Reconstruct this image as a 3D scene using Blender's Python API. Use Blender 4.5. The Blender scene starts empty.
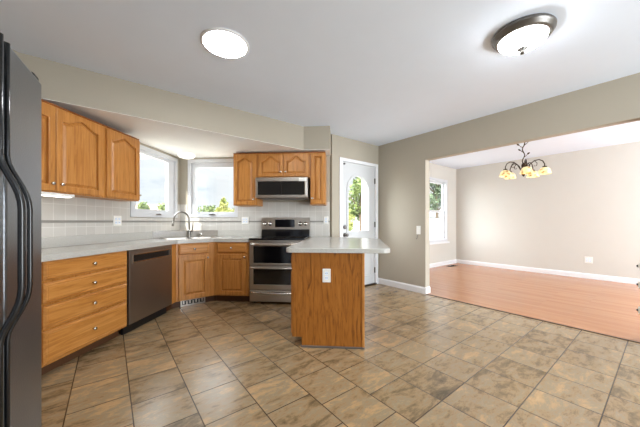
import bpy, bmesh, math, random
from mathutils import Vector, Matrix
random.seed(7)
S = bpy.context.scene
C = S.collection
R = math.radians
PI = math.pi
HA = R(42.0)                                   # house axes (u along the door wall, v along the right wall)
CU, SU = math.cos(HA), math.sin(HA)
def uv(u, v, z=0.0):
    return (u*CU - v*SU, u*SU + v*CU, z)

# ------------------------------------------------------------------ camera
cd = bpy.data.cameras.new('camera'); cam = bpy.data.objects.new('camera', cd); C.objects.link(cam)
cam.location = (0, 0, 1.151); cam.rotation_euler = (R(90), 0, R(4.21))
cd.sensor_width = 36; cd.lens = 270.8/640*36; cd.shift_y = 8.26/640; cd.clip_start = 0.02; cd.clip_end = 300
S.camera = cam

# ------------------------------------------------------------------ colour management, world, sun, area lights
S.view_settings.view_transform = 'Standard'
S.view_settings.look = 'None'
S.view_settings.gamma = 1
S.view_settings.exposure = 1.1
S.view_settings.use_curve_mapping = False
S.cycles.max_bounces = 8; S.cycles.diffuse_bounces = 5; S.cycles.glossy_bounces = 4; S.cycles.transparent_max_bounces = 12
S.cycles.sample_clamp_indirect = 6

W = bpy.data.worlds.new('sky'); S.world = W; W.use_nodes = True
nt = W.node_tree; N = nt.nodes; L = nt.links
N.clear()
tc = N.new('ShaderNodeTexCoord'); mp = N.new('ShaderNodeMapping'); mp.inputs['Scale'].default_value = (1.0, 1.0, 2.6)
mp.inputs['Location'].default_value = (0.35, 0.1, 0.2)
nz = N.new('ShaderNodeTexNoise'); nz.inputs['Scale'].default_value = 4.5; nz.inputs['Detail'].default_value = 7; nz.inputs['Roughness'].default_value = 0.55
cr = N.new('ShaderNodeValToRGB')
cr.color_ramp.elements[0].position = 0.36; cr.color_ramp.elements[0].color = (0.60, 0.66, 0.75, 1)
cr.color_ramp.elements[1].position = 0.58; cr.color_ramp.elements[1].color = (0.86, 0.88, 0.90, 1)
e = cr.color_ramp.elements.new(0.46); e.color = (0.78, 0.81, 0.85, 1)
bg = N.new('ShaderNodeBackground'); bg.inputs['Strength'].default_value = 1.0
wo = N.new('ShaderNodeOutputWorld')
L.new(tc.outputs['Generated'], mp.inputs[0]); L.new(mp.outputs[0], nz.inputs['Vector']); L.new(nz.outputs['Fac'], cr.inputs[0])
# overcast dome: the zenith is several times brighter than the band of cloud above the horizon
sx = N.new('ShaderNodeSeparateXYZ'); L.new(tc.outputs['Generated'], sx.inputs[0])
mr = N.new('ShaderNodeMapRange'); mr.interpolation_type = 'SMOOTHSTEP'
for i_, v_ in ((1, .34), (2, .62), (3, .60), (4, 4.5)): mr.inputs[i_].default_value = v_
L.new(sx.outputs[2], mr.inputs[0])
# bright sky lobe added out of view to light rooms through the windows
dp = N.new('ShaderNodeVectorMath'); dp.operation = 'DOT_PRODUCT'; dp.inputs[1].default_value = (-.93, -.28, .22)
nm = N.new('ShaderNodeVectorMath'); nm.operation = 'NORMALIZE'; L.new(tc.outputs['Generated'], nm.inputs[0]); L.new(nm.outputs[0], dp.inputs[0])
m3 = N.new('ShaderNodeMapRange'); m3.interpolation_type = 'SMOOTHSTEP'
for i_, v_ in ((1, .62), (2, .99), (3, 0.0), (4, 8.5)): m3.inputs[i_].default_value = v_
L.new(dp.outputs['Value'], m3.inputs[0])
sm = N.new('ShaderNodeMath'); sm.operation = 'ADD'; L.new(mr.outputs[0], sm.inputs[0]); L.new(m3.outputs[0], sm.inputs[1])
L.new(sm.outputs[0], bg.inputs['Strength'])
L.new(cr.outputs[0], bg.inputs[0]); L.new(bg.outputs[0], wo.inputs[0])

sd = bpy.data.lights.new('sun', 'SUN'); sd.energy = 3.6; sd.angle = R(2); sd.color = (1, .95, .86)
sun = bpy.data.objects.new('sun', sd); C.objects.link(sun); sun.rotation_euler = (R(48), 0, R(-25))

def area(name, loc, target, sx, sy, power, color=(1, 1, 1)):
    d = bpy.data.lights.new(name, 'AREA'); d.shape = 'RECTANGLE'; d.size = sx; d.size_y = sy; d.energy = power; d.color = color
    o = bpy.data.objects.new(name, d); C.objects.link(o); o.location = loc
    o.rotation_euler = (Vector(target) - Vector(loc)).to_track_quat('-Z', 'Y').to_euler()
    return o
# fill lights added behind the camera and at the dining room's end, for daylight
area('fill_rear', uv(2.5, -2.93, 1.25), uv(2.5, 3, .9), 2.6, 2.0, 100, (.86, .94, 1))
area('fill_dining', uv(5.9, -2.53, 1.35), uv(5.9, 3, 1.0), 2.4, 1.9, 122, (.86, .94, 1))

# ------------------------------------------------------------------ mesh helpers
class MB:
    def __init__(s): s.bm = bmesh.new()
    def _join(s, b, smooth=False, M=None):
        if M is not None: bmesh.ops.transform(b, matrix=M, verts=b.verts)
        vm = {v: s.bm.verts.new(v.co) for v in b.verts}
        for f in b.faces:
            try:
                g = s.bm.faces.new([vm[v] for v in f.verts]); g.smooth = smooth or f.smooth
            except ValueError: pass
        b.free(); return s
    def box(s, x0, x1, y0, y1, z0, z1, bev=0.0, seg=1, M=None):
        b = bmesh.new(); bmesh.ops.create_cube(b, size=1)
        for v in b.verts:
            v.co = Vector(((x0+x1)/2 + v.co.x*(x1-x0), (y0+y1)/2 + v.co.y*(y1-y0), (z0+z1)/2 + v.co.z*(z1-z0)))
        if bev: bmesh.ops.bevel(b, geom=list(b.edges), offset=bev, segments=seg, affect='EDGES', profile=.5)
        return s._join(b, M=M)
    def loft(s, loops, cap=True, closed=True, smooth=False, M=None):
        b = bmesh.new(); vs = [[b.verts.new(p) for p in lp] for lp in loops]; n = len(loops[0])
        for i in range(len(vs)-1):
            for k in range(n if closed else n-1):
                f = b.faces.new((vs[i][k], vs[i][(k+1) % n], vs[i+1][(k+1) % n], vs[i+1][k])); f.smooth = smooth
        if cap:
            for lp in (vs[0], vs[-1]):
                try: b.faces.new(lp)
                except ValueError: pass
        bmesh.ops.recalc_face_normals(b, faces=list(b.faces))
        return s._join(b, M=M)
    def tube(s, pts, r, n=8, M=None, cap=True):
        pts = [Vector(p) for p in pts]; rs = r if isinstance(r, (list, tuple)) else [r]*len(pts)
        loops = []; up = None
        for i, p in enumerate(pts):
            t = (pts[min(i+1, len(pts)-1)] - pts[max(i-1, 0)]).normalized()
            if up is None: up = Vector((0, 0, 1)) if abs(t.z) < .9 else Vector((1, 0, 0))
            a = t.cross(up).normalized(); bb = a.cross(t).normalized(); up = bb
            loops.append([p + (a*math.cos(2*PI*k/n) + bb*math.sin(2*PI*k/n))*rs[i] for k in range(n)])
        return s.loft(loops, cap=cap, smooth=True, M=M)
    def lathe(s, prof, n=20, axis='z', loc=(0, 0, 0), M=None, cap=True):
        loops = []
        for r, h in prof:
            r = max(r, 1e-4)
            lp = []
            for k in range(n):
                a = 2*PI*k/n; x, y = r*math.cos(a), r*math.sin(a)
                p = {'z': (x, y, h), 'y': (x, h, y), 'x': (h, x, y)}[axis]
                lp.append(Vector(p) + Vector(loc))
            loops.append(lp)
        return s.loft(loops, smooth=True, cap=cap, M=M)
    def prism(s, poly, z0, z1, holes=(), bev=0.0, M=None, f=None):
        """poly: list of 2D points; f maps (a, b, h) to a point (default: vertical prism)."""
        f = f or (lambda a, b, h: (a, b, h))
        b = bmesh.new(); edges = []
        for lp in [poly, *holes]:
            vs = [b.verts.new(f(p[0], p[1], z0)) for p in lp]
            edges += [b.edges.new((vs[i], vs[(i+1) % len(vs)])) for i in range(len(vs))]
        if holes: bmesh.ops.triangle_fill(b, use_beauty=True, edges=edges)
        else: b.faces.new(b.verts[:])
        fs = list(b.faces)
        r = bmesh.ops.extrude_face_region(b, geom=fs)
        d = Vector(f(0, 0, z1)) - Vector(f(0, 0, z0))
        bmesh.ops.translate(b, vec=d, verts=[v for v in r['geom'] if isinstance(v, bmesh.types.BMVert)])
        bmesh.ops.recalc_face_normals(b, faces=list(b.faces))
        if bev:
            es = [e for e in b.edges if len(e.link_faces) == 2 and e.calc_face_angle(0) > .6]
            bmesh.ops.bevel(b, geom=es, offset=bev, segments=2, affect='EDGES', profile=.5)
        return s._join(b, M=M)
    def quad(s, a, b, c, d):
        s.bm.faces.new([s.bm.verts.new(p) for p in (a, b, c, d)]); return s
    def build(s, name, mat, parent=None, label=None):
        me = bpy.data.meshes.new(name); s.bm.normal_update(); s.bm.to_mesh(me); s.bm.free()
        me.materials.append(mat)
        o = bpy.data.objects.new(name, me); C.objects.link(o)
        if parent is not None: o.parent = parent
        if label: o['label'] = label
        return o
def tag(o, label, cat, group=None, kind=None):
    o['label'] = label; o['category'] = cat
    if group: o['group'] = group
    if kind: o['kind'] = kind
    return o
def thing(name, label, cat, loc=(0, 0, 0), rz=0.0, group=None):
    o = bpy.data.objects.new(name, None); C.objects.link(o); o.location = loc; o.rotation_euler = (0, 0, rz)
    o.empty_display_size = .1
    return tag(o, label, cat, group)
def struct(name, mb, mat, parent=None):
    o = mb.build(name, mat, parent)
    if parent is None: o['kind'] = 'structure'
    return o
def sroot(name, loc=(0, 0, 0), rz=0.0):
    o = bpy.data.objects.new(name, None); C.objects.link(o); o.location = loc; o.rotation_euler = (0, 0, rz); o['kind'] = 'structure'; return o

# ------------------------------------------------------------------ materials
def srgb(r, g, b):
    f = lambda c: (c/255/12.92) if c/255 <= .04045 else ((c/255+.055)/1.055)**2.4
    return (f(r), f(g), f(b), 1)
def newmat(name):
    m = bpy.data.materials.new(name); m.use_nodes = True
    return m, m.node_tree.nodes, m.node_tree.links, m.node_tree.nodes['Principled BSDF']
def plain(name, col, rough=.5, metal=0.0, spec=.5, bump=0.0, bscale=200, var=0.04, vscale=6):
    m, n, l, p = newmat(name)
    p.inputs['Roughness'].default_value = rough; p.inputs['Metallic'].default_value = metal
    p.inputs['Specular IOR Level'].default_value = spec
    t = n.new('ShaderNodeTexCoord'); z = n.new('ShaderNodeTexNoise'); z.inputs['Scale'].default_value = vscale; z.inputs['Detail'].default_value = 3
    l.new(t.outputs['Object'], z.inputs['Vector'])
    mx = n.new('ShaderNodeMix'); mx.data_type = 'RGBA'
    mx.inputs[6].default_value = tuple(c*(1-var) for c in col[:3])+(1,); mx.inputs[7].default_value = tuple(min(1, c*(1+var)) for c in col[:3])+(1,)
    l.new(z.outputs['Fac'], mx.inputs[0]); l.new(mx.outputs[2], p.inputs['Base Color'])
    if bump:
        z2 = n.new('ShaderNodeTexNoise'); z2.inputs['Scale'].default_value = bscale; z2.inputs['Detail'].default_value = 2
        l.new(t.outputs['Object'], z2.inputs['Vector'])
        b = n.new('ShaderNodeBump'); b.inputs['Strength'].default_value = bump; b.inputs['Distance'].default_value = .002
        l.new(z2.outputs['Fac'], b.inputs['Height']); l.new(b.outputs[0], p.inputs['Normal'])
    return m
def oak(name, scale, c0, c1, c2, rough=.36, dist=1.2):
    m, n, l, p = newmat(name)
    t = n.new('ShaderNodeTexCoord'); mp = n.new('ShaderNodeMapping'); mp.inputs['Scale'].default_value = scale
    oi = n.new('ShaderNodeObjectInfo'); ad = n.new('ShaderNodeVectorMath'); ad.operation = 'ADD'
    l.new(t.outputs['Object'], ad.inputs[0]); l.new(oi.outputs['Random'], ad.inputs[1])
    l.new(ad.outputs[0], mp.inputs[0])
    z = n.new('ShaderNodeTexNoise'); z.inputs['Scale'].default_value = 1.0; z.inputs['Detail'].default_value = 5; z.inputs['Roughness'].default_value = .62; z.inputs['Distortion'].default_value = dist
    l.new(mp.outputs[0], z.inputs['Vector'])
    r = n.new('ShaderNodeValToRGB'); r.color_ramp.elements[0].position = .32; r.color_ramp.elements[0].color = c0
    r.color_ramp.elements[1].position = .68; r.color_ramp.elements[1].color = c2
    q = r.color_ramp.elements.new(.48); q.color = c1
    l.new(z.outputs['Fac'], r.inputs[0]); l.new(r.outputs[0], p.inputs['Base Color'])
    p.inputs['Roughness'].default_value = rough
    b = n.new('ShaderNodeBump'); b.inputs['Strength'].default_value = .08; b.inputs['Distance'].default_value = .001
    l.new(z.outputs['Fac'], b.inputs['Height']); l.new(b.outputs[0], p.inputs['Normal'])
    return m
def emit(name, col, s):
    m, n, l, p = newmat(name)
    p.inputs['Base Color'].default_value = col; p.inputs['Emission Color'].default_value = col; p.inputs['Emission Strength'].default_value = s
    return m
O0, O1, O2 = srgb(164, 104, 44), srgb(186, 124, 58), srgb(202, 142, 76)
M = {}
M['oak_v'] = oak('oak_vertical_grain', (34, 34, 2.2), O0, O1, O2)
M['oak_h'] = oak('oak_horizontal_grain', (2.2, 34, 34), O0, O1, O2)
M['oak_groove'] = oak('oak_dark_stain', (26, 26, 1.9), srgb(112, 58, 16), srgb(140, 78, 26), srgb(160, 96, 38))
M['oak_panel'] = oak('oak_plywood', (26, 26, 2.6), srgb(108, 60, 14), srgb(150, 90, 30), srgb(168, 106, 42), .33, 2.2)
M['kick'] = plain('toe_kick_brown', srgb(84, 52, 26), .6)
M['wall'] = plain('wall_paint_greige', srgb(174, 166, 151), .75, spec=.2, bump=.05, bscale=90, var=.015)
M['wall_dining'] = plain('wall_paint_cream', srgb(206, 202, 194), .75, spec=.2, bump=.05, bscale=90, var=.015)
M['ceiling'] = plain('ceiling_white', srgb(230, 239, 252), .85, spec=.1, bump=.08, bscale=60, var=.015)
M['ceiling_low'] = plain('ceiling_offwhite', srgb(238, 236, 232), .85, spec=.1, bump=.08, bscale=60, var=.02)
M['white'] = plain('white_trim_paint', srgb(232, 232, 234), .4, var=.01)
M['door_white'] = plain('white_door_paint', srgb(206, 207, 208), .42, var=.01)
M['vinyl'] = plain('white_window_vinyl', srgb(208, 209, 212), .35, var=.01)
M['plastic_white'] = plain('white_plastic', srgb(236, 234, 228), .35, var=.01)
M['steel'] = plain('stainless_steel', srgb(186, 178, 170), .3, 1.0, var=.06, vscale=3)
M['steel_dark'] = plain('dark_stainless', srgb(158, 148, 138), .38, .95, var=.08, vscale=2)
M['chrome'] = plain('brushed_nickel', srgb(205, 200, 192), .22, 1.0)
M['faucet'] = plain('faucet_nickel', srgb(150, 146, 140), .28, 1.0)
M['black_glass'] = plain('black_glass', srgb(14, 13, 16), .08, spec=.6, var=.1)
M['black'] = plain('black_plastic', srgb(20, 20, 21), .4)
M['fridge'] = plain('black_textured_steel', srgb(112, 114, 118), .3, .8, bump=.4, bscale=140, var=.1)
M['fridge_side'] = plain('black_fridge_cabinet', srgb(34, 34, 36), .5, bump=.2, bscale=200)
M['handle_black'] = plain('gloss_black_handle', srgb(20, 20, 22), .22, spec=.6)
M['bronze'] = plain('dark_bronze', srgb(70, 56, 42), .4, .8)
M['nickel_ring'] = plain('pewter_ring', srgb(120, 116, 112), .35, .8)
M['fence'] = plain('white_vinyl_fence', srgb(224, 230, 240), .5)
M['roof'] = plain('tan_shingles', srgb(128, 106, 82), .8, var=.12, vscale=9)
M['roof_dark'] = plain('grey_shingles', srgb(92, 96, 98), .8, var=.12, vscale=9)
M['siding'] = plain('pale_siding', srgb(150, 142, 128), .7)
M['bark'] = plain('bark', srgb(92, 76, 60), .9, var=.25, vscale=12)
M['ground'] = plain('pale_concrete_yard', srgb(186, 182, 172), .95, var=.25, vscale=2)
M['strip'] = plain('dark_transition_strip', srgb(84, 58, 40), .5)
M['grey_metal'] = plain('grey_metal_strip', srgb(120, 112, 108), .4, .7)
def leafmat(name, a, b):
    m, n, l, p = newmat(name)
    oi = n.new('ShaderNodeTexCoord'); z = n.new('ShaderNodeTexNoise'); z.inputs['Scale'].default_value = 2.2; z.inputs['Detail'].default_value = 4
    l.new(oi.outputs['Object'], z.inputs['Vector'])
    mx = n.new('ShaderNodeMix'); mx.data_type = 'RGBA'; mx.inputs[6].default_value = a; mx.inputs[7].default_value = b
    r = n.new('ShaderNodeMapRange'); r.inputs[1].default_value = .35; r.inputs[2].default_value = .65
    l.new(z.outputs['Fac'], r.inputs[0]); l.new(r.outputs[0], mx.inputs[0]); l.new(mx.outputs[2], p.inputs['Base Color'])
    p.inputs['Roughness'].default_value = .6
    return m
M['leaf'] = leafmat('leaf_green', srgb(66, 86, 37), srgb(115, 128, 66))
M['leaf_yellow'] = leafmat('leaf_yellow_green', srgb(109, 121, 54), srgb(160, 159, 93))
M['leaf_dark'] = leafmat('leaf_dark_green', srgb(49, 66, 42), srgb(90, 105, 72))
# glass pane: mostly clear with a weak reflection
m, n, l, p = newmat('window_glass')
n.remove(p); tr = n.new('ShaderNodeBsdfTransparent'); gl = n.new('ShaderNodeBsdfGlossy'); gl.inputs['Roughness'].default_value = .02
mxs = n.new('ShaderNodeMixShader'); mxs.inputs[0].default_value = .05; tr.inputs[0].default_value = (.96, .98, .98, 1)
l.new(tr.outputs[0], mxs.inputs[1]); l.new(gl.outputs[0], mxs.inputs[2]); l.new(mxs.outputs[0], n['Material Output'].inputs[0])
M['glass'] = m
# countertop: pale grey laminate with fine speckle
def counter(name, base, dark):
    m, n, l, p = newmat(name)
    t = n.new('ShaderNodeTexCoord'); v = n.new('ShaderNodeTexNoise'); v.inputs['Scale'].default_value = 240; v.inputs['Detail'].default_value = 2
    l.new(t.outputs['Object'], v.inputs['Vector'])
    r = n.new('ShaderNodeValToRGB'); r.color_ramp.elements[0].position = .38; r.color_ramp.elements[0].color = dark
    r.color_ramp.elements[1].position = .52; r.color_ramp.elements[1].color = base
    l.new(v.outputs['Fac'], r.inputs[0]); l.new(r.outputs[0], p.inputs['Base Color'])
    p.inputs['Roughness'].default_value = .22
    return m
M['counter'] = counter('pale_grey_countertop', srgb(196, 194, 188), srgb(176, 172, 164))
M['ledge'] = counter('grey_brown_ledge', srgb(158, 150, 140), srgb(138, 130, 120))
# backsplash: pale rectangular tiles with fine grout
def tilewall(name):
    m, n, l, p = newmat(name)
    t = n.new('ShaderNodeTexCoord'); br = n.new('ShaderNodeTexBrick')
    sp = n.new('ShaderNodeSeparateXYZ'); cb = n.new('ShaderNodeCombineXYZ'); a = n.new('ShaderNodeMath'); a.operation = 'ADD'
    l.new(t.outputs['Object'], sp.inputs[0]); l.new(sp.outputs[0], a.inputs[0]); l.new(sp.outputs[1], a.inputs[1])
    l.new(a.outputs[0], cb.inputs[0]); l.new(sp.outputs[2], cb.inputs[1]); l.new(cb.outputs[0], br.inputs['Vector'])
    br.offset = 0.0; br.inputs['Scale'].default_value = 1.0; br.inputs['Brick Width'].default_value = .11; br.inputs['Row Height'].default_value = .22
    br.inputs['Mortar Size'].default_value = .0022; br.inputs['Mortar Smooth'].default_value = .2
    br.inputs['Color1'].default_value = srgb(206, 202, 195); br.inputs['Color2'].default_value = srgb(198, 194, 187); br.inputs['Mortar'].default_value = srgb(222, 220, 214)
    l.new(br.outputs['Color'], p.inputs['Base Color']); p.inputs['Roughness'].default_value = .25
    return m
M['tile_wall'] = tilewall('backsplash_tile')
M['tile_band'] = plain('grey_accent_band', srgb(138, 134, 128), .3)
# kitchen floor: slate-look square tiles; rows on the left are staggered
def math_(n, l, op, a, b=None, c=None):
    x = n.new('ShaderNodeMath'); x.operation = op
    for i, q in enumerate((a, b, c)):
        if q is None: continue
        if isinstance(q, (int, float)): x.inputs[i].default_value = q
        else: l.new(q, x.inputs[i])
    return x.outputs[0]
def floor_tile():
    m, n, l, p = newmat('slate_floor_tile')
    t = n.new('ShaderNodeTexCoord'); mp = n.new('ShaderNodeMapping'); mp.inputs['Rotation'].default_value = (0, 0, -HA)
    l.new(t.outputs['Object'], mp.inputs[0]); sp = n.new('ShaderNodeSeparateXYZ'); l.new(mp.outputs[0], sp.inputs[0])
    U, V = sp.outputs[0], sp.outputs[1]
    PU, PV = .316, .326
    su = math_(n, l, 'DIVIDE', math_(n, l, 'ADD', U, .21), PU)
    k = math_(n, l, 'FLOOR', su)
    left = math_(n, l, 'LESS_THAN', k, 4.5)
    off = math_(n, l, 'MULTIPLY', left, math_(n, l, 'FRACT', math_(n, l, 'MULTIPLY', k, .41)))
    sv = math_(n, l, 'ADD', math_(n, l, 'DIVIDE', math_(n, l, 'SUBTRACT', V, .244), PV), off)
    j = math_(n, l, 'FLOOR', sv)
    fu = math_(n, l, 'MULTIPLY', math_(n, l, 'PINGPONG', su, .5), PU)
    fv = math_(n, l, 'MULTIPLY', math_(n, l, 'PINGPONG', sv, .5), PV)
    d = math_(n, l, 'MINIMUM', fu, fv)
    grout = n.new('ShaderNodeMapRange'); grout.inputs[1].default_value = .0020; grout.inputs[2].default_value = .0042
    grout.inputs[3].default_value = 1; grout.inputs[4].default_value = 0; l.new(d, grout.inputs[0])
    cid = n.new('ShaderNodeCombineXYZ'); l.new(k, cid.inputs[0]); l.new(j, cid.inputs[1])
    wn = n.new('ShaderNodeTexWhiteNoise'); l.new(cid.outputs[0], wn.inputs['Vector'])
    # streaky slate: noise stretched along u, shifted per tile
    sh = n.new('ShaderNodeVectorMath'); sh.operation = 'MULTIPLY_ADD'; l.new(wn.outputs['Color'], sh.inputs[0]); sh.inputs[1].default_value = (7, 7, 7); l.new(mp.outputs[0], sh.inputs[2])
    m2 = n.new('ShaderNodeMapping'); m2.inputs['Scale'].default_value = (3.0, 7.0, 1); l.new(sh.outputs[0], m2.inputs[0])
    z = n.new('ShaderNodeTexNoise'); z.inputs['Scale'].default_value = 1.5; z.inputs['Detail'].default_value = 10; z.inputs['Roughness'].default_value = .72; z.inputs['Distortion'].default_value = .35
    l.new(m2.outputs[0], z.inputs['Vector'])
    zf = n.new('ShaderNodeTexNoise'); zf.inputs['Scale'].default_value = 16; zf.inputs['Detail'].default_value = 6; zf.inputs['Roughness'].default_value = .7; l.new(sh.outputs[0], zf.inputs['Vector'])
    zc_ = math_(n, l, 'ADD', math_(n, l, 'MULTIPLY_ADD', z.outputs['Fac'], 1.1, -.05), math_(n, l, 'MULTIPLY', math_(n, l, 'SUBTRACT', zf.outputs['Fac'], .5), .20))
    fac = math_(n, l, 'ADD', zc_, math_(n, l, 'MULTIPLY', math_(n, l, 'SUBTRACT', wn.outputs['Value'], .5), .16))
    r = n.new('ShaderNodeValToRGB'); el = r.color_ramp.elements
    el[0].position = .24; el[0].color = srgb(88, 74, 51); el[1].position = .74; el[1].color = srgb(194, 161, 119)
    for pos, c in ((.38, srgb(124, 104, 76)), (.48, srgb(160, 132, 97)), (.55, srgb(151, 135, 108)), (.63, srgb(183, 148, 106))):
        q = el.new(pos); q.color = c
    l.new(fac, r.inputs[0])
    mx = n.new('ShaderNodeMix'); mx.data_type = 'RGBA'; mx.inputs[7].default_value = srgb(66, 48, 34)
    l.new(grout.outputs[0], mx.inputs[0]); l.new(r.outputs[0], mx.inputs[6]); l.new(mx.outputs[2], p.inputs['Base Color'])
    p.inputs['Roughness'].default_value = .24; p.inputs['Specular IOR Level'].default_value = .65
    h = math_(n, l, 'SUBTRACT', math_(n, l, 'MULTIPLY', z.outputs['Fac'], .6), grout.outputs[0])
    b = n.new('ShaderNodeBump'); b.inputs['Strength'].default_value = .28; b.inputs['Distance'].default_value = .004
    l.new(h, b.inputs['Height']); l.new(b.outputs[0], p.inputs['Normal'])
    return m
M['floor_tile'] = floor_tile()
def floor_wood():
    m, n, l, p = newmat('pale_red_wood_laminate')
    t = n.new('ShaderNodeTexCoord'); mp = n.new('ShaderNodeMapping'); mp.inputs['Rotation'].default_value = (0, 0, -HA-PI/2)
    l.new(t.outputs['Object'], mp.inputs[0])
    br = n.new('ShaderNodeTexBrick'); br.offset = .37; br.inputs['Scale'].default_value = 1; br.inputs['Brick Width'].default_value = 1.1; br.inputs['Row Height'].default_value = .066
    br.inputs['Mortar Size'].default_value = .0008; br.inputs['Color1'].default_value = srgb(176, 118, 78); br.inputs['Color2'].default_value = srgb(188, 132, 92); br.inputs['Mortar'].default_value = srgb(170, 112, 80)
    l.new(mp.outputs[0], br.inputs['Vector'])
    m2 = n.new('ShaderNodeMapping'); m2.inputs['Scale'].default_value = (1.5, 22, 1); l.new(mp.outputs[0], m2.inputs[0])
    z = n.new('ShaderNodeTexNoise'); z.inputs['Scale'].default_value = 1.5; z.inputs['Detail'].default_value = 5; l.new(m2.outputs[0], z.inputs['Vector'])
    mx = n.new('ShaderNodeMix'); mx.data_type = 'RGBA'; mx.blend_type = 'MULTIPLY'; mx.inputs[0].default_value = .5
    r = n.new('ShaderNodeValToRGB'); r.color_ramp.elements[0].position = .3; r.color_ramp.elements[0].color = (.72, .68, .64, 1); r.color_ramp.elements[1].position = .65; r.color_ramp.elements[1].color = (1, 1, 1, 1)
    l.new(z.outputs['Fac'], r.inputs[0]); l.new(br.outputs['Color'], mx.inputs[6]); l.new(r.outputs[0], mx.inputs[7]); l.new(mx.outputs[2], p.inputs['Base Color'])
    p.inputs['Roughness'].default_value = .22
    return m
M['floor_wood'] = floor_wood()

# ------------------------------------------------------------------ key dimensions
XW, YW, VD, UR = -2.68, 4.36, 3.335, 3.971      # left wall, range wall, door wall, right wall
ZC, ZB, ZD = 2.567, 2.223, 2.62                  # ceiling, low bay ceiling, dining ceiling
TH = .12
def hp(u, v): q = uv(u, v); return (q[0], q[1])
UF = -1.02                                       # wall behind the fridge
# ------------------------------------------------------------------ floors and ceilings
corner_bay = (-.147, YW)
left_start = (XW, 1.452)
kpoly = [hp(UF, -3), hp(UR, -3), hp(UR, VD), corner_bay, (XW, YW), left_start]
struct('floor', MB().prism(kpoly, -.08, 0), M['floor_tile'])
struct('floor_dining', MB().prism([hp(UR, -2.6), hp(7.65, -2.6), hp(7.65, 3.65), hp(UR, 3.65)], -.08, .003), M['floor_wood'])
struct('trim_1', MB().prism([hp(UR-.012, .165), hp(UR+.012, .165), hp(UR+.012, 2.38), hp(UR-.012, 2.38)], 0, .007), M['strip'])
cpoly = [hp(UF-.1, -3.1), hp(UR+.06, -3.1), hp(UR+.06, VD+.1), (-.05, YW+.12), (XW-.12, YW+.12), (XW-.12, 1.4)]
struct('ceiling', MB().prism(cpoly, ZC, ZC+.12), M['ceiling'])
struct('ceiling_dining', MB().prism([hp(UR+.06, -2.72), hp(7.77, -2.72), hp(7.77, 3.77), hp(UR+.06, 3.77)], ZD, ZD+.12), M['ceiling'])
# bulkhead over the corner kitchen: vertical faces in wall paint, pale underside
yb = (3.33 + .66913*XW)/.74314
bpoly = [(XW, yb), (-.5397, 3.996), (-.147, 3.996), (-.147, YW), (XW, YW)]
struct('wall_bulkhead', MB().prism(bpoly, ZB, ZC), M['wall'])
struct('ceiling_bay', MB().prism(bpoly, ZB-.004, ZB-.0002), M['ceiling_low'])

# ------------------------------------------------------------------ walls (f maps along-wall, height, depth)
def wall(name, mat, f, a0, a1, z0, z1, holes=()):
    # strips around rectangular holes (a0, a1, z0, z1)
    mb = MB()
    def blk(p0, p1, q0, q1):
        if p1-p0 < 1e-5 or q1-q0 < 1e-5: return
        mb.prism([(p0, q0), (p1, q0), (p1, q1), (p0, q1)], 0, TH, f=f)
    cur = a0
    for (h0, h1, k0, k1) in sorted(holes):
        blk(cur, h0, z0, z1); blk(h0, h1, z0, k0); blk(h0, h1, k1, z1); cur = h1
    blk(cur, a1, z0, z1)
    return struct(name, mb, mat)
fX = lambda a, z, h: (XW-h, a, z)
fY = lambda a, z, h: (a, YW+h, z)
fV = lambda a, z, h: uv(a, VD+h, z)
fU = lambda a, z, h: uv(UR+h, a, z)
W1 = (3.30, 4.26, 1.235, 2.165)       # left window opening (Y0, Y1, z0, z1)
W2 = (-2.515, -1.70, 1.245, 2.170)    # range-wall window opening (X0, X1, z0, z1)
W3 = (5.85, 7.10, .64, 2.22)          # dining window (u)
D1 = (3.03, 3.89, 0, 2.19)            # exterior door (u)
wall('wall_left', M['wall'], fX, 1.40, YW+TH, 0, ZC, [W1])
wall('wall_back', M['wall'], fY, XW, -.16, 0, ZC, [W2])
wall('wall_door', M['wall'], fV, 2.83, UR+TH, 0, ZC, [D1])
wall('wall_right', M['wall'], fU, -3.0, VD, 0, ZC, [(.165, 2.38, -.001, 2.14)])
wall('wall_fridge', M['wall'], lambda a, z, h: uv(UF-h, a, z), -3.0, 2.93, 0, ZC)
wall('wall_rear', M['wall'], lambda a, z, h: uv(a, -3-h, z), UF-.1, UR+TH, 0, ZC)
wall('wall_dining_window', M['wall_dining'], lambda a, z, h: uv(a, 3.65+h, z), UR+TH, 7.65+TH, 0, ZD, [W3])
wall('wall_dining_far', M['wall_dining'], lambda a, z, h: uv(7.65+h, a, z), -2.6-TH, 3.65, 0, ZD)
wall('wall_dining_end', M['wall_dining'], lambda a, z, h: uv(a, -2.6-h, z), UR+TH, 7.65, 0, ZD)
struct('wall_dining_near', MB().prism([hp(UR+.0, VD+.12), hp(UR+TH, VD+.12), hp(UR+TH, 3.77), hp(UR, 3.77)], 0, ZD), M['wall_dining'])
# white underside of the opening's header and corner bead
# ------------------------------------------------------------------ baseboards
def baseboard(name, pts, h=.105, t=.015):
    """pts: list of (u, v) along the foot of the wall, room on the left-hand side."""
    mb = MB()
    for (a, b) in zip(pts[:-1], pts[1:]):
        A, B = Vector(hp(*a)), Vector(hp(*b)); d = (B-A).normalized(); nrm = Vector((-d.y, d.x))
        A2, B2 = A - d*0, B + d*0
        prof = [(0, 0), (t, 0), (t, h*.80), (t*.55, h*.93), (t*.4, h), (0, h)]
        mb.loft([[Vector((q.x+nrm.x*o, q.y+nrm.y*o, z)) for o, z in prof] for q in (A2, B2)])
    return struct(name, mb, M['white'])
baseboard('baseboard_right', [(UR, 2.38-.015), (UR, VD)])
baseboard('baseboard_jamb', [(UR+TH, 2.38), (UR, 2.38)])
baseboard('baseboard_dining_window', [(7.65, 3.65), (UR+TH, 3.65)])
baseboard('baseboard_dining_far', [(7.65, -2.6), (7.65, 3.65)])
baseboard('baseboard_door', [(3.97, VD), (3.945, VD)])

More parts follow.
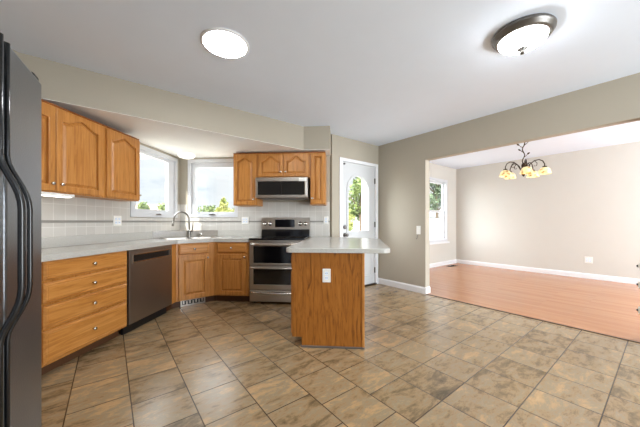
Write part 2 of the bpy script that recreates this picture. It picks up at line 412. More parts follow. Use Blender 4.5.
# ------------------------------------------------------------------ windows
def rect_ring(mb, f, a0, a1, z0, z1, w, d0, d1, wl=None, wr=None, wb=None, wt=None):
    wl = w if wl is None else wl; wr = w if wr is None else wr; wb = w if wb is None else wb; wt = w if wt is None else wt
    for p in ([(a0, z0), (a0+wl, z0), (a0+wl, z1), (a0, z1)], [(a1-wr, z0), (a1, z0), (a1, z1), (a1-wr, z1)],
              [(a0+wl, z0), (a1-wr, z0), (a1-wr, z0+wb), (a0+wl, z0+wb)], [(a0+wl, z1-wt), (a1-wr, z1-wt), (a1-wr, z1), (a0+wl, z1)]):
        mb.prism(p, d0, d1, f=f)
def casement(name, f, o, glass, crank):
    a0, a1, z0, z1 = o; g0, g1, h0, h1 = glass
    root = sroot(name)
    mb = MB(); rect_ring(mb, f, a0-.02, a1+.02, z0-.02, z1+.02, .055, -.012, .03)
    struct('window_frame', mb, M['vinyl'], root)
    mb = MB(); rect_ring(mb, f, a0+.035, a1-.035, z0+.035, z1-.035, .03, .02, .07, wl=g0-a0-.035, wr=a1-.035-g1, wb=h0-z0-.035, wt=z1-.035-h1)
    struct('window_sash', mb, M['vinyl'], root)
    mb = MB(); mb.prism([(g0, h0), (g1, h0), (g1, h1), (g0, h1)], .045, .049, f=f)
    struct('window_pane', mb, M['glass'], root)
    mb = MB(); c = crank
    mb.prism([(c-.05, z0+.012), (c+.05, z0+.012), (c+.04, z0+.034), (c-.04, z0+.034)], -.03, -.012, f=f)
    mb.tube([f(c+.03, z0+.03, -.025), f(c, z0+.034, -.04), (f(c-.06, z0+.026, -.035))], .006)
    struct('window_crank', mb, M['grey_metal'], root)
    return root
casement('window_1', fX, W1, (3.40, 4.085, 1.325, 2.085), 3.80)
casement('window_2', fY, W2, (-2.415, -1.735, 1.315, 2.06), -2.10)
# dining double-hung window
fD = lambda a, z, h: uv(a, 3.65+h, z)
root = sroot('window_3')
mb = MB(); rect_ring(mb, fD, W3[0]-.03, W3[1]+.03, W3[2]-.02, W3[3]+.04, .07, -.02, .10); struct('window_frame', mb, M['vinyl'], root)
mb = MB(); mb.prism([(W3[0]-.06, W3[2]-.055), (W3[1]+.08, W3[2]-.055), (W3[1]+.08, W3[2]-.015), (W3[0]-.06, W3[2]-.015)], -.05, 0, f=fD); struct('window_sill', mb, M['white'], root)
mb = MB(); rect_ring(mb, fD, W3[0]+.04, W3[1]-.04, 1.40, W3[3]-.03, .045, .06, .09); struct('upper_sash', mb, M['vinyl'], root)
mb = MB(); rect_ring(mb, fD, W3[0]+.04, W3[1]-.04, W3[2]+.03, 1.44, .045, .03, .06); struct('lower_sash', mb, M['vinyl'], root)
mb = MB()
mb.prism([(W3[0]+.08, 1.44), (W3[1]-.08, 1.44), (W3[1]-.08, W3[3]-.07), (W3[0]+.08, W3[3]-.07)], .073, .077, f=fD)
mb.prism([(W3[0]+.08, W3[2]+.07), (W3[1]-.08, W3[2]+.07), (W3[1]-.08, 1.40), (W3[0]+.08, 1.40)], .043, .047, f=fD)
struct('window_pane', mb, M['glass'], root)

# ------------------------------------------------------------------ exterior door with arched light
def arch(a0, a1, z0, zs, zt, n=14):
    c = (a0+a1)/2; r = (a1-a0)/2
    return [(a0, z0), (a1, z0)] + [(c + r*math.cos(PI*k/n), zs + (zt-zs)*math.sin(PI*k/n)) for k in range(n+1)]
root = sroot('door_1')
mb = MB(); rect_ring(mb, fV, D1[0]-.045, D1[1]+.04, -.2, D1[3]+.02, .075, -.016, TH, wb=.0001)
mb2 = MB()
for p in ([(2.985, 0), (3.055, 0), (3.055, 2.215), (2.985, 2.215)], [(3.875, 0), (3.94, 0), (3.94, 2.215), (3.875, 2.215)], [(3.055, 2.165), (3.875, 2.165), (3.875, 2.215), (3.055, 2.215)]):
    mb2.prism(p, -.018, .03, f=fV)
mb.bm.free(); struct('door_frame', mb2, M['white'], root)
hole = arch(3.20, 3.70, .99, 1.68, 1.945)
mb = MB(); mb.prism([(3.058, .022), (3.872, .022), (3.872, 2.162), (3.058, 2.162)], .012, .056, holes=[hole], f=fV)
for (a0, a1) in ((3.14, 3.42), (3.51, 3.79)):
    for (z0, z1) in ((.16, .80),):
        mb.loft([[fV(a, z, h) for a, z in ((a0+i, z0+i), (a1-i, z0+i), (a1-i, z1-i), (a0+i, z1-i))] for i, h in ((0, .013), (.012, .004), (.03, .011), (.045, .007))])
struct('door_slab', mb, M['door_white'], root)
outer = arch(3.165, 3.735, .955, 1.70, 1.985)
mb = MB(); mb.prism(outer, -.002, .012, holes=[arch(3.20, 3.70, .99, 1.68, 1.945)], f=fV); struct('glass_molding', mb, M['door_white'], root)
mb = MB(); mb.prism(hole, .03, .034, f=fV); struct('door_pane', mb, M['glass'], root)
Mv = Matrix.Rotation(HA, 4, 'Z')
def onV(u, z): return Matrix.Translation(Vector(uv(u, VD, z))) @ Mv
struct('deadbolt', MB().lathe([(.03, .012), (.03, -.012), (.016, -.02), (.0, -.02)], axis='y', M=onV(3.115, 1.06)), M['nickel_ring'], root)
struct('door_knob', MB().lathe([(.032, .012), (.032, -.002), (.012, -.012), (.012, -.035), (.026, -.045), (.03, -.062), (.018, -.075), (0, -.077)], axis='y', M=onV(3.115, .93)), M['nickel_ring'], root)
for z in (.26, 1.10, 1.90):
    struct('hinge', MB().box(-.012, .014, -.012, .012, -.05, .05, .003, M=onV(3.872, z)), M['nickel_ring'], root)
struct('door_threshold', MB().prism([(3.03, 0), (3.89, 0), (3.89, .022), (3.03, .022)], -.03, TH, f=fV), M['bronze'], root)
struct('door_chain', MB().box(-.012, .012, -.03, 0, -.012, .012, .003, M=onV(3.09, 2.12)), M['nickel_ring'], root)

# added unseen window frames on solid walls, set around the fill area lights
def added_frame(name, f, a0, a1, z0, z1):
    mb = MB(); rect_ring(mb, f, a0, a1, z0, z1, .06, -.03, .0)
    mb.prism([((a0+a1)/2-.03, z0+.06), ((a0+a1)/2+.03, z0+.06), ((a0+a1)/2+.03, z1-.06), ((a0+a1)/2-.03, z1-.06)], -.03, 0, f=f)
    return struct(name, mb, M['vinyl'])
added_frame('added_frame_rear', lambda a, z, h: uv(a, -3-h*-1*-1, z), 1.15, 3.85, .12, 2.3)
added_frame('added_frame_dining', lambda a, z, h: uv(a, -2.6-h, z), 4.65, 7.15, .35, 2.35)

# ------------------------------------------------------------------ cabinet parts (local: x along front, y into the wall, front face at y = 0)
def cathedral(x0, x1, z0, z1, rise, n=16):
    """rectangle with an ogee arched top"""
    pts = [(x0, z0), (x1, z0), (x1, z1-rise)]
    w = x1-x0
    for k in range(1, n):
        t = k/n; x = x1 - w*t
        a = 1-abs(2*t-1)                       # 0 at the ends, 1 in the middle
        h = 0 if a < .16 else (math.sin(((a-.16)/.84)*PI-PI/2)+1)/2*.62 + ((a-.16)/.84)*.38
        pts.append((x, z1-rise+rise*h))
    pts.append((x0, z1-rise))
    return pts
def shrink(pts, d):
    """offset a closed counter-clockwise polygon inwards by d"""
    out = []; n = len(pts)
    for i in range(n):
        p0, p1, p2 = Vector(pts[i-1]), Vector(pts[i]), Vector(pts[(i+1) % n])
        e1, e2 = (p1-p0).normalized(), (p2-p1).normalized()
        n1, n2 = Vector((-e1.y, e1.x)), Vector((-e2.y, e2.x)); b = n1+n2
        if b.length < 1e-5: b = n1
        b.normalize(); q = p1 + b*(d/max(.5, b.dot(n1))); out.append((q.x, q.y))
    return out
KNOB = [(.007, .0), (.007, -.010), (.012, -.016), (.0155, -.022), (.013, -.028), (0, -.030)]
def knob(x, z, parent, y=-.02):
    MB().lathe([(r, h+y) for r, h in KNOB], n=14, axis='y', loc=(x, 0, z)).build('knob', M['chrome'], parent)
def door(parent, x0, x1, z0, z1, kx=None, kz=None, rise=0.0, fw=.055, side_knob=False):
    fr = lambda a, b, h: (a, h, b)
    inner = cathedral(x0+fw, x1-fw, z0+fw, z1-fw*.8, rise) if rise else [(x0+fw, z0+fw), (x1-fw, z0+fw), (x1-fw, z1-fw), (x0+fw, z1-fw)]
    mb = MB(); mb.prism([(x0, z0), (x1, z0), (x1, z1), (x0, z1)], -.002, -.024, holes=[inner], f=fr, bev=.0055)
    d = mb.build('door', M['oak_v'], parent)
    mb = MB()
    lp = [inner, shrink(inner, .004), shrink(inner, .010), shrink(inner, .030)]
    lp = [[(a, h, b) for a, b in pl] for pl, h in zip(lp, (-.003, -.006, -.006, -.020))]
    mb.loft(lp); mb.build('door_panel', M['oak_v'], d)
    if kx is not None:
        if side_knob: MB().lathe([(r, -h) for r, h in KNOB], n=14, axis='x', loc=(x1, -.01, kz)).build('knob', M['chrome'], d)
        else: knob(kx, kz, d)
    return d
def drawer(parent, x0, x1, z0, z1, raised=True):
    rc = lambda i, h: [(x0+i, h, z0+i), (x1-i, h, z0+i), (x1-i, h, z1-i), (x0+i, h, z1-i)]
    mb = MB()
    mb.loft([rc(0, -.002), rc(0, -.014), rc(.012, -.026), rc(.020, -.026), rc(.023, -.022), rc(.027, -.026)] if raised else [rc(0, -.002), rc(0, -.014), rc(.008, -.021)])
    d = mb.build('drawer', M['oak_h'], parent)
    knob((x0+x1)/2, (z0+z1)/2, d, -.026)
    return d
R90 = PI/2
FX, FY = -2.14, 3.745                   # base cabinet faces
# --- left drawer base
w = 2.575-1.72
cab = thing('base_cabinet', 'oak base cabinet of four stacked drawers beside the black refrigerator', 'cabinet', (FX, 1.72, 0), R90)
MB().box(0, w, 0, .52, .10, .868).build('body', M['oak_v'], cab)
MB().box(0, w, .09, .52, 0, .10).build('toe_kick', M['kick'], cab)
for z0, z1 in ((.724, .862), (.556, .704), (.372, .538), (.118, .354)): drawer(cab, .075, w-.018, z0, z1)
# --- dishwasher
w = .705
dw = thing('dishwasher', 'stainless dishwasher with a black pocket handle between drawer base and sink corner', 'dishwasher', (-2.125, 2.588, 0), R90)
MB().box(.003, w-.003, .02, .53, .10, .865).build('tub', M['black'], dw)
mb = MB(); fr = lambda a, b, h: (a, h, b)
mb.prism([(.004, .105), (w-.004, .105), (w-.004, .862), (.004, .862)], .0, .022, holes=[[(.06, .735), (w-.045, .735), (w-.045, .805), (.06, .805)]], f=fr, bev=.004)
pn = mb.build('front_panel', M['steel_dark'], dw)
mb = MB(); rect_ring(mb, fr, .05, w-.035, .727, .813, .009, -.004, .002); mb.build('handle_rim', M['chrome'], pn)
MB().box(.06, w-.045, .017, .02, .735, .805).build('pocket_handle', M['black'], dw)
MB().box(.01, w-.01, .07, .10, 0, .10).build('toe_kick', M['black'], dw)
# --- diagonal sink base
sb = thing('sink_base_cabinet', 'oak diagonal corner cabinet under the sink with one door and false drawer', 'cabinet', (FX, 3.40, 0), R(45))
A = math.hypot(.345, .345)
mb = MB(); fl = lambda x, y: (((x-FX)*.70711 + (y-3.40)*.70711), (-(x-FX)*.70711 + (y-3.40)*.70711))
mb.prism([fl(*q) for q in ((FX, 3.305), (FX, 3.40), (-1.795, 3.745), (-1.795, 3.765), (-2.16, 3.408), (-2.16, 3.305))], .10, .868)
mb.prism([fl(*q) for q in ((-2.16, 3.32), (-2.16, 3.408), (-1.795, 3.765), (-1.795, 4.34), (-2.66, 4.34), (-2.66, 3.32))], .10, .12)
mb.build('body', M['oak_v'], sb)
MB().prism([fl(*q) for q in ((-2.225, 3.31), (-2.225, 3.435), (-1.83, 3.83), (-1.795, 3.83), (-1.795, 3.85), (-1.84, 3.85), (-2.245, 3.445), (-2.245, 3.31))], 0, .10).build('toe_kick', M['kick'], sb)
drawer(sb, .025, A-.075, .715, .852)
door(sb, .025, A-.075, .115, .69, A-.095, .652, fw=.06)
# --- cabinet beside range
cb = thing('base_cabinet', 'narrow oak base cabinet with one drawer and door left of the range', 'cabinet', (-1.79, FY, 0))
w = .505
MB().box(0, w, 0, .59, .10, .868).build('body', M['oak_v'], cb)
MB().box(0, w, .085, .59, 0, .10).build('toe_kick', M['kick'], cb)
drawer(cb, .055, w-.03, .715, .852)
door(cb, .055, w-.03, .115, .69, w-.05, .652, fw=.06)
# --- toe kick vent
vt = thing('toe_kick_register', 'silver and black vent grille in the toe kick under the sink corner', 'vent', (-2.035, 3.618, 0), R(45))
mb = MB(); rect_ring(mb, fr, -.16, .16, .005, .095, .016, -.02, -.004)
for k in range(1, 8): mb.box(-.16+k*.04-.008, -.16+k*.04+.008, -.016, -.004, .02+.014*(k % 2), .08-.014*((k+1) % 2))
mb.build('grille', M['steel'], vt)
MB().box(-.15, .15, -.005, .0, .012, .088).build('backing', M['black'], vt)

# --- counter, sink hole, backsplash lip
def nt_pt(n_, t_): return ((t_-n_)*.70711, (t_+n_)*.70711)
sn0, sn1, st0, st1 = 3.975, 4.385, .79, 1.51
hole = [nt_pt(sn0+.02, st0+.02), nt_pt(sn0+.02, st1-.02), nt_pt(sn1-.02, st1-.02), nt_pt(sn1-.02, st0+.02)]
CX, CY = -2.117, 3.717
ct = thing('countertop', 'pale grey countertop running from the refrigerator around the sink corner', 'countertop', (0, 0, 0))
mb = MB(); mb.prism([(CX, 1.60), (CX, 3.39), (-1.79, CY), (-1.283, CY), (-1.283, YW-.002), (XW+.002, YW-.002), (XW+.002, 1.60)], .870, .910, holes=[hole])
mb.build('slab', M['counter'], ct)
mb = MB()
mb.loft([[(CX+.004, 1.60, .865), (CX+.004, 1.60, .913), (CX-.02, 1.60, .9101), (CX-.02, 1.60, .865)], [(CX+.004, 3.388, .865), (CX+.004, 3.388, .913), (CX-.02, 3.398, .9101), (CX-.02, 3.398, .865)],
         [(-1.7885, CY-.004, .865), (-1.7885, CY-.004, .913), (-1.7985, CY+.02, .9101), (-1.7985, CY+.02, .865)], [(-1.283, CY-.004, .865), (-1.283, CY-.004, .913), (-1.283, CY+.02, .9101), (-1.283, CY+.02, .865)]])
mb.build('front_edge', M['counter'], ct)
mb = MB(); T = .018
mb.box(XW+.002, XW+T, 1.60, 3.68, .91, 1.01, .003)
mb.box(-2.02, -1.283, YW-T, YW-.002, .91, 1.01, .003)
MB().prism([(XW+.002, 3.66), (-2.0, YW-.002), (XW+.002, YW-.002)], .91, 1.012).build('corner_ledge', M['ledge'], ct, 'darker grey-brown raised ledge across the corner behind the sink')
mb.build('backsplash_lip', M['counter'], ct)
# --- backsplash tile with accent band
bs = MB()
bs.box(XW, XW+.008, 1.60, W1[0]-.03, 1.01, 1.42); bs.box(XW, XW+.008, W1[0]-.03, YW, 1.01, W1[2]-.03); bs.box(XW, XW+.008, W1[1]+.03, YW, W1[2]-.03, 1.44)
struct('wall_tile_left', bs, M['tile_wall'])
bs = MB()
bs.box(XW+.008, W2[1]+.02, YW-.008, YW, 1.01, W2[2]-.03); bs.box(XW+.008, W2[0]-.03, YW-.008, YW, W2[2]-.03, 1.44); bs.box(W2[1]+.02, -.165, YW-.008, YW, .911, 1.47)
struct('wall_tile_back', bs, M['tile_wall'])
bs = MB(); bs.box(XW+.006, XW+.012, 1.60, YW-.01, 1.142, 1.166); bs.box(XW+.008, -.165, YW-.012, YW-.006, 1.142, 1.166)
struct('trim_2', bs, M['tile_band'])

# --- sink and faucet
sk = thing('sink', 'stainless double-bowl sink set diagonally into the corner countertop', 'sink', nt_pt((sn0+sn1)/2, (st0+st1)/2) + (.91,), R(45))
a, b = (st1-st0)/2, (sn1-sn0)/2
mb = MB()
fz = lambda x, y, h: (x, y, h)
bowls = [[(-a+.03, -b+.03), (-.012, -b+.03), (-.012, b-.06), (-a+.03, b-.06)], [(.012, -b+.03), (a-.03, -b+.03), (a-.03, b-.06), (.012, b-.06)]]
mb.prism([(-a, -b), (a, -b), (a, b), (-a, b)], .001, .009, holes=bowls, bev=.002)
mb.build('rim', M['steel'], sk)
for bw in bowls:
    mb = MB(); sc = lambda p, k: [(q[0]*1.0, q[1]*1.0, k) for q in p]
    mb.loft([sc(bw, .002), sc(shrink(bw, .012), -.13), sc(shrink(bw, .05), -.15)], cap=False)
    b_ = shrink(bw, .05); mb.quad(*[(q[0], q[1], -.15) for q in b_])
    mb.build('bowl', M['steel'], sk)
fx, fy = nt_pt(sn1+.055, 1.19)
fc = thing('faucet', 'gooseneck nickel kitchen faucet standing behind the corner sink', 'faucet', (fx, fy, .9105))
MB().lathe([(.03, 0), (.03, .012), (.021, .03), (.019, .10), (.014, .13)], loc=(0, 0, 0)).build('base', M['faucet'], fc)
pts = [(0, 0, .10), (0, 0, .27)]
ddx, ddy = -.97, -.24
for k in range(1, 13):
    t = PI*k/12*.94; r = .108; q = r*(1-math.cos(t)); pts.append((ddx*q, ddy*q, .27+r*math.sin(t)*1.1))
q = r*(1-math.cos(PI*.94)); pts.append((ddx*(q+.008), ddy*(q+.008), .235)); 
MB().tube(pts, .0125, 10).build('spout', M['faucet'], fc)
MB().tube([(ddx*(q+.008), ddy*(q+.008), .245), (ddx*(q+.02), ddy*(q+.02), .175)], [.016, .018], 10).build('spray_head', M['faucet'], fc)
MB().tube([(.015, 0, .085), (.05, -.005, .10), (.062, -.006, .19), (.064, -.006, .235)], [.013, .012, .008, .007], 8).build('lever', M['faucet'], fc)
px, py = nt_pt(sn1+.05, 1.36)
ag = thing('air_gap', 'small round chrome air gap cap to the right of the faucet', 'sink fitting', (px, py, .9105))
MB().lathe([(.022, 0), (.022, .05), (.018, .062), (0, .066)]).build('cap', M['chrome'], ag)
MB().lathe([(.027, 0), (.027, .006), (.022, .008)]).build('flange', M['chrome'], ag)

# ------------------------------------------------------------------ range
rx0, rx1, ry = -1.266, -.484, 3.70
W_ = rx1-rx0
rg = thing('range', 'stainless double-oven range with black glass cooktop against the back wall', 'range', (rx0, ry, 0))
MB().box(.004, W_-.004, .03, .62, .03, .895).build('body', M['steel_dark'], rg)
for x in (.05, W_-.05):
    MB().lathe([(.02, 0), (.02, .03)], loc=(x, .10, 0)).build('foot', M['black'], rg)
MB().box(0, W_, -.005, .56, .895, .922, .006).build('cooktop', M['black_glass'], rg)
MB().box(0, W_, -.004, .03, .862, .896, .004).build('front_rail', M['steel'], rg)
def oven_door(z0, z1, w0, w1, hz):
    mb = MB(); mb.prism([(.006, z0), (W_-.006, z0), (W_-.006, z1), (.006, z1)], 0, .035, holes=[[(.06, w0), (W_-.06, w0), (W_-.06, w1), (.06, w1)]], f=fr, bev=.004)
    d = mb.build('oven_door', M['steel'], rg)
    MB().box(.055, W_-.055, .008, .03, w0-.004, w1+.004).build('oven_window', M['black_glass'], d)
    mb = MB(); pts = []
    for k in range(9):
        t = k/8; pts.append((.03+(W_-.06)*t, -.022-.03*math.sin(PI*t), hz))
    mb.tube(pts, .013, 10); mb.tube([(.04, .01, hz), (.04, -.026, hz)], .011); mb.tube([(W_-.04, .01, hz), (W_-.04, -.026, hz)], .011)
    mb.build('oven_handle', M['steel'], d)
oven_door(.545, .858, .575, .812, .838)
oven_door(.205, .533, .275, .492, .512)
dr = MB().box(.006, W_-.006, 0, .035, .035, .192, .005).build('storage_drawer', M['steel'], rg)
mb = MB(); pts = [(.02+(W_-.04)*k/10, -.012-.025*math.sin(PI*k/10), .172-.012*math.sin(PI*k/10)) for k in range(11)]
mb.tube(pts, .012, 8); mb.build('drawer_handle', M['chrome'], dr)
bgd = MB(); bgd.loft([[(x, y, z) for y, z in ((.545, .915), (.56, 1.03), (.575, 1.215), (.62, 1.215), (.62, .915))] for x in (.02, W_-.0)])
bgd = bgd.build('backguard', M['black_glass'], rg)
mb = MB(); mb.loft([[(x, y, z) for y, z in ((.548, 1.03), (.566, 1.218), (.622, 1.218), (.622, 1.03))] for x in (.014, W_+.006)]); mb.build('control_panel', M['steel'], bgd)
MB().box(.235, .55, .545, .56, 1.065, 1.185, M=Matrix.Translation((0, .004, 0))).build('display', M['black_glass'], bgd)
for x in (.065, .155, W_-.14, W_-.055):
    MB().lathe([(.034, .0), (.034, -.008), (.026, -.012), (.023, -.036), (.0, -.038)], n=16, axis='y', loc=(x, .558, 1.12)).build('control_knob', M['chrome'], bgd)
for (x, y, r) in ((.2, .14, .10), (.58, .14, .085), (.2, .40, .075), (.58, .40, .10)):
    mb = MB()
    for k in range(28):
        a0, a1 = 2*PI*k/28, 2*PI*(k+.6)/28
        mb.quad(*[(x+rr*math.cos(aa), y+rr*math.sin(aa), .9226) for rr, aa in ((r, a0), (r+.004, a0), (r+.004, a1), (r, a1))])
    mb.build('burner_ring', M['grey_metal'], rg)

# ------------------------------------------------------------------ uppers
def upper(label, loc, rz, w, z0, z1, doors, dep):
    t = thing('wall_cabinet', label, 'cabinet', loc, rz)
    MB().box(0, w, 0, dep, z0, z1).build('body', M['oak_v'], t)
    MB().box(-.0, w, -.006, dep, z1-.002, z1+.014, .003).build('top_molding', M['oak_groove'], t)
    for args in doors: door(t, *args[0], **args[1])
    return t
UX = -2.44
upper('wide oak wall cabinet with two arched doors beside the refrigerator', (UX, 1.66, 0), R90, .957, 1.40, 2.142,
      [((.012, .478, 1.412, 2.128, .445, 1.475), dict(rise=.06)), ((.484, .945, 1.412, 2.128, .52, 1.475), dict(rise=.06))], .235)
upper('single-door oak wall cabinet next to the left corner window', (UX, 2.622, 0), R90, .505, 1.40, 2.142,
      [((.03, .49, 1.412, 2.128, .47, 1.475), dict(rise=.06, side_knob=True))], .235)
uy = 4.035
upper('tall oak wall cabinet between the corner window and the microwave', (-1.625, uy, 0), 0, .365, 1.40, 2.185,
      [((.015, .352, 1.412, 2.172, .325, 1.49), dict(rise=.06, fw=.05))], .32)
upper('short oak wall cabinet with two arched doors above the microwave', (-1.258, uy, 0), 0, .812, 1.815, 2.185,
      [((.03, .404, 1.832, 2.172, .372, 1.90), dict(rise=.075, fw=.045)), ((.412, .784, 1.832, 2.172, .446, 1.90), dict(rise=.075, fw=.045))], .32)
upper('narrow oak wall cabinet to the right of the microwave', (-.444, uy, 0), 0, .228, 1.41, 2.185,
      [((.012, .213, 1.422, 2.172, .035, 1.50), dict(rise=0, fw=.05))], .32)
ul = thing('under_cabinet_light', 'slim white light bar under the oak wall cabinet by the refrigerator', 'light', (-2.47, 1.70, 1.40))
MB().box(-.05, .04, 0, .62, -.026, -.0005, .004).build('housing', M['plastic_white'], ul)
MB().box(-.035, .025, .02, .60, -.030, -.024, .002).build('diffuser', emit('light_bar_diffuser', (1, .97, .92, 1), 3.0), ul)
# microwave
mx0, mx1, my = -1.254, -.474, 3.95
w = mx1-mx0
mw = thing('microwave', 'low-profile stainless over-the-range microwave hanging below the short wall cabinet', 'microwave', (mx0, my, 1.505))
H_ = .305
MB().box(.004, w-.004, .03, .40, .0, H_).build('case', M['steel_dark'], mw)
mb = MB(); mb.prism([(0, .003), (w, .003), (w, H_), (0, H_)], 0, .03, holes=[[(.03, .045), (w-.045, .045), (w-.045, H_-.06), (.03, H_-.06)]], f=fr, bev=.004)
dm = mb.build('front_frame', M['steel'], mw)
MB().box(.025, w-.04, .006, .025, .04, H_-.055).build('door_glass', M['black_glass'], dm)
MB().box(w*.5-.002, w*.5+.002, .003, .008, .045, H_-.06).build('door_seam', M['black'], dm)
MB().box(w-.13, w-.015, -.002, .001, H_-.062, H_-.012).build('label_sticker', M['plastic_white'], dm, 'white paper sticker at the top right corner')
MB().box(w-.028, w-.010, -.002, .001, .03, H_-.07).build('label_sticker', M['plastic_white'], dm, 'white sticker strip down the right edge')
MB().box(.06, w-.06, .05, .36, -.006, .001).build('vent_grille', M['grey_metal'], mw)

# ------------------------------------------------------------------ peninsula
pn = thing('peninsula_cabinet', 'oak peninsula cabinet with a plain end panel facing the room', 'cabinet', (0, 0, 0))
MB().prism([(-.436, 2.491), (.218, 2.491), (.218, 3.72), (-.165, 4.24), (-.165, 4.34), (-.436, 4.34)], .10, .868).build('body', M['oak_v'], pn)
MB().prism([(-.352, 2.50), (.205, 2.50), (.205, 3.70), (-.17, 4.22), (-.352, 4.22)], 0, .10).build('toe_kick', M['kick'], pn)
fr2 = lambda a, b, h: (a, h, b)
MB().prism([(-.440, .868), (-.440, .092), (-.352, .092), (-.352, .016), (.220, .016), (.220, .868)], 2.473, 2.491, f=fr2).build('end_panel', M['oak_panel'], pn)
MB().box(.200, .222, 2.466, 2.474, .016, .868, .002).build('corner_strip', M['oak_v'], pn)
MB().box(-.360, .222, 2.462, 2.49, .0, .016, .003).build('base_strip', M['grey_metal'], pn, 'thin grey metal strip along the foot of the end panel')
# doors and drawers on the side that faces the range (front plane x = -0.436, facing -x)
pd = []
for y0, y1 in ((2.505, 3.055), (3.065, 3.615)):
    for z0, z1, kind in ((.115, .69, 'door'), (.715, .852, 'drawer')):
        f_ = (lambda p: p)
        rc = lambda i, h: [(-.436-h, y0+i, z0+i), (-.436-h, y1-i, z0+i), (-.436-h, y1-i, z1-i), (-.436-h, y0+i, z1-i)]
        if kind == 'drawer': d = MB().loft([rc(0, .0), rc(0, .012), rc(.008, .02)]).build('drawer', M['oak_v'], pn)
        else: d = MB().loft([rc(0, .0), rc(0, .02), rc(.055, .02), rc(.06, .010), rc(.068, .010), rc(.085, .018)]).build('door', M['oak_v'], pn)
        MB().lathe([(r, h) for r, h in KNOB], n=12, axis='x', loc=(-.456, (y0+y1)/2 if kind == 'drawer' else y1-.04, (z0+z1)/2 if kind == 'drawer' else .65)).build('knob', M['chrome'], d)
def rnd(pts, rad):
    out = []
    for i, p in enumerate(pts):
        r = rad[i]
        if not r: out.append(p); continue
        P0, P1, P2 = Vector(pts[i-1]), Vector(p), Vector(pts[(i+1) % len(pts)])
        a_ = P1+(P0-P1).normalized()*r; b_ = P1+(P2-P1).normalized()*r
        for k in range(7):
            t = k/6; q = a_*(1-t)**2 + P1*2*t*(1-t) + b_*t*t; out.append((q.x, q.y))
    return out
sl = MB().prism(rnd([(-.497, 2.44), (.455, 2.44), (.565, 3.95), (-.13, 4.345), (-.462, 4.345), (-.470, 3.60)], (.05, .09, .08, 0, 0, 0)), .868, .912, bev=.006).build('countertop', M['counter'], pn, 'pale grey top with rounded corners and an overhang')

# ------------------------------------------------------------------ refrigerator (local x = -v direction, y = -u depth; front faces +u)
fr_z = 1.78
fg = thing('refrigerator', 'black side-by-side refrigerator with long curved handles at the left edge', 'refrigerator', (-1.353, 1.139, 0), R(125.5))
# local: x along +v, y along -u ; shift so x = 0 at the far edge
MB().box(-.90, -.004, .065, .65, .03, fr_z-.02, .006).build('cabinet', M['fridge_side'], fg)
d1 = MB().box(-.354, -.002, 0, .06, .06, fr_z, .012, 2).build('door', M['fridge'], fg)
d2 = MB().box(-.90, -.362, 0, .06, .06, fr_z, .012, 2).build('door', M['fridge'], fg)
MB().box(-.89, -.01, .02, .07, .0, .055).build('base_grille', M['black'], fg)
for x in (-.035, -.865):
    MB().box(x-.03, x+.03, .01, .10, fr_z, fr_z+.022, .006).build('hinge_cover', M['black'], fg)
def fr_handle(x, par, r, bow):
    pts = [(x, -.001, fr_z-.01), (x, -.001, 1.38)]
    for k in range(1, 24):
        t = k/24; z = 1.38-(1.38-.74)*t
        s_ = min(1, math.sin(PI*t)*1.25); s_ = s_*s_*(3-2*s_)
        pts.append((x, -.001-bow*s_, z))
    pts += [(x, -.001, .74), (x, -.001, .10)]
    MB().tube(pts, r, 12).build('handle', M['handle_black'], par)
fr_handle(-.348, d1, .0075, .056); fr_handle(-.405, d2, .010, .052)

# ------------------------------------------------------------------ outlets, switches
def outlet(label, loc, rz, gang=1, kind='outlet', w=.075, h=.12):
    t = thing('wall_outlet' if kind == 'outlet' else 'light_switch', label, 'outlet' if kind == 'outlet' else 'switch', loc, rz)
    ww = w + .046*(gang-1)
    MB().box(-ww/2, ww/2, -.007, -.0005, -h/2, h/2, .003).build('cover_plate', M['plastic_white'], t)
    for g in range(gang):
        x = (g-(gang-1)/2)*.046
        if kind == 'outlet':
            for z in (.021, -.021):
                mb = MB().box(x-.015, x+.015, -.0085, -.006, z-.014, z+.014, .003); s_ = mb.build('socket', M['ceiling'], t)
                MB().box(x-.008, x-.005, -.0092, -.008, z-.005, z+.006).box(x+.005, x+.008, -.0092, -.008, z-.005, z+.006).build('slot', M['black'], s_)
        else:
            MB().box(x-.012, x+.012, -.011, -.006, -.028, .028, .003).build('rocker', M['plastic_white'], t)
    return t
outlet('white double outlet plate on the left backsplash below the single-door wall cabinet', (XW+.012, 3.065, 1.163), R90, 2)
outlet('white double outlet plate on the backsplash between the right corner window and range', (-1.552, YW-.012, 1.172), 0, 2)
outlet('white outlet on the backsplash right of the range', (-.224, YW-.012, 1.176), 0)
outlet('white outlet on the end panel of the oak peninsula', (-.122, 2.4725, .66), 0, h=.125)
outlet('white outlet low on the far cream dining wall', uv(7.65, 1.0, .378), HA-R90, 2, h=.13)
outlet('white light switch on the wall end beside the dining opening', uv(UR, 2.50, 1.015), HA-R90, 1, 'switch', h=.135)
hk = thing('wall_hook', 'small grey hook below the white light switch', 'hook', uv(UR, 2.515, .89), HA-R90)
MB().tube([(0, -.001, .045), (0, -.012, .04), (0, -.016, 0), (0, -.028, -.018), (0, -.04, -.005)], .006).build('hook', M['grey_metal'], hk)
# brackets at the right jamb of the dining opening
for i, (z, lab) in enumerate(((.727, 'topmost'), (.55, 'middle'), (.305, 'lowest'))):
    t = thing('gate_bracket', lab + ' of the three small metal brackets at the right end of the dining opening', 'bracket', uv(UR+.03, .165, z), HA, 'gate brackets on the opening')
    MB().box(-.02, .02, .0, .016, -.03, .03, .002).build('plate', M['plastic_white'], t)
    MB().lathe([(.016, .006), (.016, .018), (.010, .020), (.010, .028), (0, .029)], axis='y', n=10).build('bolt', M['black'], t)
